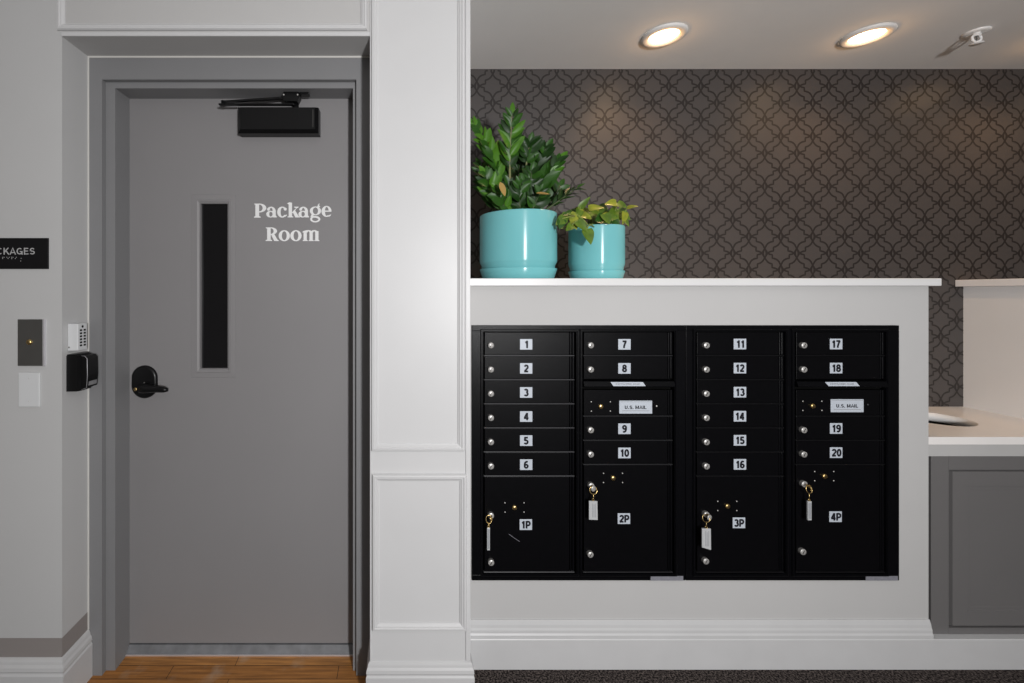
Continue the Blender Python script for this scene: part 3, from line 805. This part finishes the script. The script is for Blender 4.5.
# ================================================================ WORKTOP + CABINET
CT1 = Z(437, 1.633); CT0 = CT1 - .028; DC = 1.640
m = MB()
hx_, hy_, hr = 2.275, 1.885, .124
x0, x1, y0, y1 = XM+.0005, XS-.0005, 1.633, DW-.0005
angs = sorted(set([2*math.pi*i/72 for i in range(72)] + [math.atan2(b-hy_, a-hx_) % (2*math.pi) for a in (x0, x1) for b in (y0, y1)]))
n = len(angs)
def hit(a):
    c_, s_ = math.cos(a), math.sin(a); t_ = 1e9
    if c_ > 1e-9: t_ = min(t_, (x1-hx_)/c_)
    if c_ < -1e-9: t_ = min(t_, (x0-hx_)/c_)
    if s_ > 1e-9: t_ = min(t_, (y1-hy_)/s_)
    if s_ < -1e-9: t_ = min(t_, (y0-hy_)/s_)
    return hx_+c_*t_, hy_+s_*t_
v = []
for a in angs:
    p_ = hit(a); c_ = (hx_+hr*math.cos(a), hy_+hr*math.sin(a))
    v += [(p_[0], p_[1], CT1), (c_[0], c_[1], CT1), (p_[0], p_[1], CT0), (c_[0], c_[1], CT0)]
f = []
for i in range(n):
    a_, b_ = 4*i, 4*((i+1) % n)
    f += [(a_, b_, b_+1, a_+1), (a_+2, a_+3, b_+3, b_+2), (a_, a_+2, b_+2, b_), (a_+1, b_+1, b_+3, a_+3)]
m.add(v, f, 'counter')
wt = tag(m.obj('worktop', loc=(hx_, hy_, CT0)), 'pale stone worktop with a round waste hole between the low walls', 'worktop')

m = MB(); m.lathe([(hr-.0002,CT1-.001),(hr-.0002,CT0-.008),(hr-.003,CT0-.008),(hr-.003,CT1-.001),(hr-.0002,CT1-.001)], (hx_, hy_, 0), (0,0,1), 'whites', 72)
m.obj('hole_liner', wt)['label'] = 'white liner of the waste hole'
r_ = thing('base_cabinet', 'grey panelled base cabinet under the pale worktop', 'cabinet', ((XM+XS)/2, DC, bz2))
cz1_ = Z(456, DC); cxl = X(930, DC); cx_r = XS-.002
m = MB()
a0_, a1_, b0_, b1_ = X(947.5, DC), cx_r-.05, Z(627, DC), Z(469, DC)
m.box(cxl, a0_, DC-.004, DC+.02, bz2+.0005, cz1_, 'cab', bev=.001); m.box(a1_, cx_r, DC-.004, DC+.02, bz2+.0005, cz1_, 'cab', bev=.001)
m.box(a0_, a1_, DC-.004, DC+.02, bz2+.0005, b0_, 'cab'); m.box(a0_, a1_, DC-.004, DC+.02, b1_, cz1_, 'cab')
m.box(cxl, cxl+.018, DC+.02, DW-.01, bz2+.0005, CT0-.002, 'cabdark'); m.box(cx_r-.018, cx_r, DC+.02, DW-.01, bz2+.0005, CT0-.002, 'cabdark')
m.box(cxl+.018, cx_r-.018, DC+.02, DW-.01, bz2+.0005, bz2+.02, 'cabdark'); m.box(cxl+.018, cx_r-.018, DW-.03, DW-.01, bz2+.02, CT0-.002, 'cabdark')
m.obj('carcass', r_)
m = MB(); m.box(XM+.001, cx_r, DC-.003, DC+.02, cz1_+.0003, CT0-.0005, 'apron')
m.obj('apron', r_)['label'] = 'pale rail under the worktop'
m = MB()
g = .003
m.box(a0_+g, a1_-g, DC+.006, DC+.019, b0_+g, b1_-g, 'cab')
da, db, dc, dd = a0_+.012, a1_-.006, b0_+.006, b1_-.006
m.frame(da, db, dc, dd, DC+.006, [(0,0),(.002,.010),(.056,.010),(.058,.006),(.07,.006),(.071,.0055)], 'cab')
m.add([(da+.07, DC+.0005, dc+.07), (db-.07, DC+.0005, dc+.07), (db-.07, DC+.0005, dd-.07), (da+.07, DC+.0005, dd-.07)], [(0,1,2,3)], 'cab')
m.obj('cabinet_door', r_)

# ================================================================ CEILING FIXTURES
LY = 1.797
def light_fixture(x, label, first=None):
    if first is None:
        t = thing('ceiling_light', label, 'ceiling light', (x, LY, CEIL), 'round recessed lights over the letterboxes')
        q = MB(); q.lathe([(.083,0),(.083,-.004),(.080,-.0085),(.072,-.0115),(.060,-.0105),(.056,-.006),(.054,-.004)], (x, LY, CEIL-.0003), (0,0,1), 'trimring', 64)
        q.obj('trim_ring', t)
        q = MB(); q.lathe([(.0538,-.0038),(.03,-.0050),(.0002,-.0052)], (x, LY, CEIL), (0,0,1), 'lens', 64)
        q.obj('lens', t)
        return t
    t = first.copy(); COL.objects.link(t); t.location = (x, LY, CEIL); t['label'] = label
    for ch in first.children:
        c_ = ch.copy(); COL.objects.link(c_); c_.parent = t
    return t
l1 = light_fixture(1.078, 'round recessed ceiling light on the left, above the potted plants side')
l2 = light_fixture(1.907, 'round recessed ceiling light on the right, nearer the fire sprinkler', l1)
l3 = light_fixture(2.736, 'round recessed ceiling light beyond the sprinkler, above the side wall', l1)
l4 = light_fixture(3.565, 'round recessed ceiling light past the side wall, farthest right', l1)

sx_, sy_ = X(976.5, 1.775), 1.775
t = thing('fire_sprinkler', 'small white pendant fire sprinkler on the ceiling at right', 'sprinkler', (sx_, sy_, CEIL))
m = MB(); m.lathe([(.038,0),(.038,-.003),(.034,-.006),(.022,-.0075),(.018,-.0065),(.0002,-.006)], (sx_, sy_, CEIL-.0003), (0,0,1), 'whites', 32)
m.obj('escutcheon', t)
m = MB(); m.lathe([(.011,0),(.011,-.007),(.014,-.008),(.014,-.011),(.004,-.012)], (sx_, sy_, CEIL-.006), (0,0,1), 'whites', 16)
for sg in (-1, 1):
    m.tube([(sx_+sg*.011, sy_, CEIL-.014), (sx_+sg*.018, sy_, CEIL-.022), (sx_+sg*.017, sy_, CEIL-.033), (sx_+sg*.004, sy_, CEIL-.042)], .0045, 'whites', 8)
m.lathe([(.006,0),(.006,-.008),(.0002,-.008)], (sx_, sy_, CEIL-.039), (0,0,1), 'whites', 12)
m.obj('frame_arms', t)
m = MB(); m.lathe([(.002,0),(.0025,-.012),(.002,-.023)], (sx_, sy_, CEIL-.017), (0,0,1), 'steel', 8)
m.obj('bulb', t)
m = MB(); m.lathe([(.0002,0),(.020,0),(.020,-.0015),(.0002,-.0015)], (sx_, sy_, CEIL-.047), (0,0,1), 'whites', 20)
m.obj('deflector', t)

# ================================================================ POTTED PLANTS
def pot(t, x, y, r, h, sau):
    z = LZ1
    q = MB()
    zs = z + sau*.55
    q.lathe([(.002,zs),(r*.86,zs),(r*.93,zs+.004),(r*.955,z+sau+.014),(r*.985,z+sau+.022),(r,z+sau+.030),(r,z+h-.004),(r*.99,z+h),(r*.965,z+h+.0005),(r*.955,z+h-.004),(r*.955,z+h-.03)], (x, y, 0), (0,0,1), 'teal', 72)
    q.obj('pot', t)
    q = MB(); q.lathe([(.002,z+.0004),(r*.86,z+.0004),(r*.92,z+.003),(r*1.0,z+sau-.003),(r*.995,z+sau),(r*.97,z+sau),(r*.90,z+sau*.5),(.002,z+sau*.45)], (x, y, 0), (0,0,1), 'teal', 72)
    q.obj('saucer', t)
    q = MB(); q.lathe([(.001,z+h-.018),(r*.5,z+h-.02),(r*.953,z+h-.026)], (x, y, 0), (0,0,1), 'soil', 32)
    q.obj('soil', t)

def leaf(q, base, d, up, L, W, mname, fold=.25, droop=.15, kind='zz'):
    d = Vector(d).normalized(); up = Vector(up); up = (up - d*up.dot(d))
    if up.length < 1e-4: up = d.orthogonal()
    up.normalize(); sd = d.cross(up); base = Vector(base)
    rows = 7; v = []; f = []
    for i in range(rows+1):
        u = i/rows
        if kind == 'zz': w = math.sin(math.pi*min(1, u**.8))**.75 if 0 < u < 1 else 0
        else: w = (math.sin(math.pi*min(1, (u*.86+.14)**.62)))**.8 if u < 1 else 0
        w = max(w, .03)*W*.5
        c = base + d*(L*u) - up*(droop*L*u*u)
        lift = up*(fold*w)
        v += [c + sd*w + lift, c + sd*w*.5 + lift*.38, c, c - sd*w*.5 + lift*.38, c - sd*w + lift]
        if i:
            o = (i-1)*5
            for k in range(4): f.append((o+k, o+k+1, o+k+6, o+k+5))
    q.add(v, f, mname, True)

def bez(a, b, c, u): return a*((1-u)**2) + b*(2*u*(1-u)) + c*(u*u)

PX, PY, PR, PH = X(517.6, 1.80), 1.80, .1525, .263
zz = thing('potted_plant', 'tall glossy dark green plant in the larger teal pot', 'potted plant', (PX, PY, LZ1), 'teal potted plants on the ledge')
pot(zz, PX, PY, PR, PH, .044)
def pt(px, py, dy=0.0):
    D = PY + dy; return Vector((X(px, D), D, Z(py, D)))
def frond(b, c, e, start, npairs, L, W, mats, spread=1.0, up=(0,-1,.3), taper=.6, pale=False):
    a, c, e = pt(*b), pt(*c), pt(*e)
    q = MB(); N = 14
    q.tube([bez(a, c, e, i/N) for i in range(N+1)], [(.0058 if pale else .0045)*(1-.75*i/N)+.0006 for i in range(N+1)], 'stem' if pale else 'stemd', 7)
    st = q.obj('stem', zz)
    q = MB()
    for k in range(npairs):
        u = start + (1-start)*(k+.3)/npairs
        p = bez(a, c, e, u); tg = (bez(a, c, e, min(1, u+.02)) - bez(a, c, e, u-.02)).normalized()
        upv = (Vector(up) + Vector((R.uniform(-.35,.35), R.uniform(-.2,.2), R.uniform(-.3,.3)))).normalized()
        sd = tg.cross(upv).normalized()
        s = (1 - (1-taper)*abs(2*(k/npairs) - .7))
        for sg in (1, -1):
            ang = R.uniform(.62, .95)*spread
            d = tg*math.cos(ang) + sd*sg*math.sin(ang) + upv*R.uniform(.0,.3)
            leaf(q, p + d*.003 + upv*.003, d, upv + sd*sg*R.uniform(-.2,.5), L*s*R.uniform(.85,1.12), W*s*R.uniform(.85,1.1), R.choice(mats), fold=R.uniform(.1,.45), droop=R.uniform(.05,.3))
    leaf(q, e, (e-bez(a,c,e,.93)), up, L*.55, W*.6, mats[-1])
    q.obj('leaflets', st, fix=False)
    return st
M['stemd'] = mat('green stem', (.06, .085, .03), .5, .3, vary=.2, vscale=40)
B3 = ['leafa','leafb','leafb','leafc']; DK = ['leafa','leafa','leafb']; BR = ['leafb','leafc','leafb','leafc']
frond((511,214,-.03), (508,160,-.03), (512,114,-.05), .42, 10, .088, .034, B3, .9, pale=True)
frond((503,214,-.02), (501,160,-.02), (473,124,-.06), .22, 14, .078, .036, BR, .85, up=(.35,-1,.35))
frond((525,214,.01), (524,165,.0), (530,143,-.03), .6, 5, .080, .042, DK, 1.0, pale=True)
frond((531,214,0), (534,170,0), (547,148,-.03), .3, 8, .078, .042, DK, .9, up=(-.2,-1,.4))
frond((534,214,-.05), (538,188,-.06), (560,160,-.07), .2, 8, .085, .042, B3, .6, up=(-.3,-.9,.5))
frond((540,214,-.03), (553,205,-.05), (577,188,-.06), .35, 4, .068, .022, DK, 1.0, up=(.1,-.6,.8))
frond((498,214,-.05), (492,190,-.06), (484,174,-.10), .1, 8, .070, .040, B3, 1.0, up=(.1,-1,.2))
frond((494,214,.02), (488,185,.03), (480,166,.03), .15, 8, .074, .038, DK, 1.0)
frond((520,214,-.08), (519,196,-.09), (521,182,-.10), .0, 7, .064, .040, DK, 1.0)
frond((509,214,-.09), (503,202,-.1), (496,190,-.12), .0, 6, .060, .036, B3, 1.0)
frond((530,214,-.09), (536,202,-.1), (540,192,-.12), .0, 6, .060, .036, DK, 1.0)
frond((524,214,-.04), (528,190,-.05), (532,172,-.07), .1, 8, .074, .042, DK, 1.0)
frond((514,214,-.06), (512,198,-.06), (508,184,-.08), .0, 7, .066, .038, DK, 1.0)
frond((517,214,.05), (516,170,.06), (521,155,.06), .2, 10, .080, .038, DK, 1.0)
frond((526,214,.06), (540,180,.06), (552,168,.05), .2, 9, .078, .038, DK, 1.0)
frond((506,214,.05), (500,170,.06), (490,146,.06), .2, 11, .080, .038, DK, 1.0)
frond((545,212,.02), (552,200,.02), (560,186,.02), .2, 5, .07, .034, DK, 1.0)
q = MB()
leaf(q, pt(500,182,-.17), Vector((.35,-.1,-.9)), (.3,-1,.2), .056, .026, 'leafo', .1, .1)
q.obj('withered_leaf', zz, fix=False)['label'] = 'withered brown leaflet'
q = MB()
leaf(q, pt(536,193,-.17), Vector((.9,-.2,-.05)), (0,-.6,.8), .05, .02, 'leafo', .1, .1)
q.obj('withered_leaf', zz, fix=False)['label'] = 'withered brown leaflet'

QX, QY, QR, QH = X(596, 1.78), 1.78, .1050, .2095
ph = thing('potted_plant', 'trailing variegated green vine in the smaller teal pot', 'potted plant', (QX, QY, LZ1), 'teal potted plants on the ledge')
pot(ph, QX, QY, QR, QH, .034)
def qt(px, py, dy=0.0):
    D = QY + dy; return Vector((X(px, D), D, Z(py, D)))
def vine(b, c, e, lv, mats=('leafy','leafg','leafg')):
    a, c, e = qt(*b), qt(*c), qt(*e); N = 12
    q = MB(); q.tube([bez(a, c, e, i/N) for i in range(N+1)], .0022, 'vine', 6)
    st = q.obj('vine', ph)
    for (u, dx, dz, L, W, mm, ux_, uz_) in lv:
        q = MB(); p = bez(a, c, e, u)
        leaf(q, p, Vector((dx, -.35, dz)), (ux_, -1, uz_), L, W, mm, fold=R.uniform(.05,.3), droop=R.uniform(.05,.3), kind='heart')
        q.obj('leaf', st, fix=False)
y, g_ = 'leafy', 'leafg'
vine((610,228,-.03), (616,210,-.04), (617,203,-.05), [(.95,-.95,.05,.052,.040,y,.1,.6),(1,.5,-.35,.042,.036,g_,.2,.3),(.6,-.6,-.5,.05,.036,g_,0,.3)])
vine((614,228,-.02), (624,215,-.03), (627,208,-.04), [(1,.4,.1,.040,.026,y,0,.9),(.75,-.2,-.9,.052,.030,y,.2,.2),(.5,.3,-.7,.05,.03,g_,.3,.2)])
vine((586,228,-.03), (579,212,-.05), (580,207,-.06), [(.9,.55,.75,.056,.026,g_,-.3,.2),(.8,-.3,-.6,.05,.034,g_,.3,.3),(.5,.5,-.2,.045,.034,y,0,.5)])
vine((592,228,-.02), (592,212,-.04), (588,208,-.05), [(.95,.9,.1,.056,.036,y,0,.7),(.7,.5,-.4,.05,.042,g_,.1,.4),(.5,-.6,-.2,.05,.036,g_,0,.5)])
vine((600,228,-.06), (602,218,-.08), (604,214,-.10), [(1,.3,-.8,.046,.042,g_,.1,.2),(.6,.9,.1,.06,.036,g_,0,.5),(.8,-.8,-.5,.045,.036,'leafb',.2,.2)])
vine((590,228,-.07), (578,210,-.09), (566,214,-.10), [(.45,-.7,.1,.055,.034,g_,0,.7),(.7,-.85,-.15,.052,.034,'leafb',.1,.7),(.95,-.55,-.8,.048,.034,g_,.1,.5),(.85,.5,-.75,.05,.034,y,.1,.2)])
vine((588,230,-.08), (576,212,-.11), (562,219,-.12), [(.9,-.75,-.5,.046,.040,g_,.1,.3),(1,-.3,-.9,.042,.036,'leafb',0,.1),(.6,.2,-.95,.05,.036,y,0,.2)])
vine((588,228,-.09), (580,215,-.12), (572,225,-.13), [(.7,.55,-.6,.052,.04,g_,.2,.1),(1,-.5,-.4,.042,.03,g_,.1,.3)])
vine((594,227,-.095), (590,222,-.115), (586.5,229,-.125), [(1,.2,-.95,.062,.046,g_,.1,.05)])
vine((606,229,.02), (609,214,.02), (607,208,.02), [(1,-.7,.1,.05,.036,'leafb',0,.4),(.6,.8,-.1,.05,.04,'leafb',0,.4)])
vine((598,229,.03), (597,216,.03), (598,211,.03), [(1,.6,-.1,.05,.042,'leafb',0,.4),(.7,-.8,-.1,.05,.04,'leafb',0,.4)])
for k in range(9):
    bxp = R.uniform(578, 618); vine((bxp, 228, R.uniform(-.05,.05)), (bxp+R.uniform(-6,6), 216, R.uniform(-.04,.05)), (bxp+R.uniform(-8,8), R.uniform(208,220), R.uniform(-.06,.05)),
        [(R.uniform(.7,1), R.choice((-1,1))*R.uniform(.3,.9), R.uniform(-.9,.3), R.uniform(.045,.055), R.uniform(.034,.044), R.choice(('leafy','leafg','leafb','leafg')), R.uniform(-.2,.2), R.uniform(.1,.6)) for _ in range(3)])
for c_, rr in (((562,224),4.2),((565,225),5),((568,222.5),4.5)):
    q = MB(); q.tube([qt(c_[0]+rr*1.5*math.cos(a), c_[1]+rr*.75*math.sin(a), -.115) for a in [math.pi*(.05+.9*i/14) for i in range(15)]], .0017, 'vine', 6)
    q.obj('trailing_stem', ph)

# ================================================================ LIGHT
def area(name, loc, target, size, power, col=(1,1,1), sy=None):
    l = bpy.data.lights.new(name, 'AREA'); l.energy = power; l.color = col; l.size = size
    if sy: l.shape = 'RECTANGLE'; l.size_y = sy
    o = bpy.data.objects.new(name, l); COL.objects.link(o); o.location = loc
    o.rotation_euler = (Vector(target) - Vector(loc)).to_track_quat('-Z', 'Y').to_euler()
    return o
area('flash', (.85, -1.5, 1.45), (.5, 1.7, 1.3), .2, 86, (1, .995, .997))
for x in (1.078, 1.907, 2.736, 3.565):
    l = bpy.data.lights.new('downlight', 'SPOT'); l.energy = 10; l.color = (1, .62, .32); l.spot_size = math.radians(135); l.spot_blend = .8
    l.shadow_soft_size = .045
    o = bpy.data.objects.new('downlight', l); COL.objects.link(o); o.location = (x, LY, CEIL-.02)
    l = bpy.data.lights.new('downlight_spill', 'POINT'); l.energy = .3; l.color = (1, .55, .22); l.shadow_soft_size = .03
    o = bpy.data.objects.new('downlight_spill', l); COL.objects.link(o); o.location = (x, LY, CEIL-.045)

w = bpy.data.worlds.new('World'); S.world = w; w.use_nodes = True
bgn = w.node_tree.nodes['Background']; bgn.inputs[0].default_value = (1, .91, .83, 1); bgn.inputs[1].default_value = .10

# ================================================================ CAMERA
cam = bpy.data.cameras.new('Camera'); co = bpy.data.objects.new('Camera', cam); COL.objects.link(co)
co.location = (0, 0, EZ); co.rotation_euler = (math.radians(90), 0, 0)
cam.sensor_width = 36; cam.lens = F/1024*36
cam.shift_x = (512 - CX)/1024; cam.shift_y = -(341.5 - CY)/1024
cam.clip_start = .02
S.camera = co
S.view_settings.view_transform = 'Standard'; S.view_settings.look = 'None'; S.view_settings.exposure = 0; S.view_settings.gamma = 1
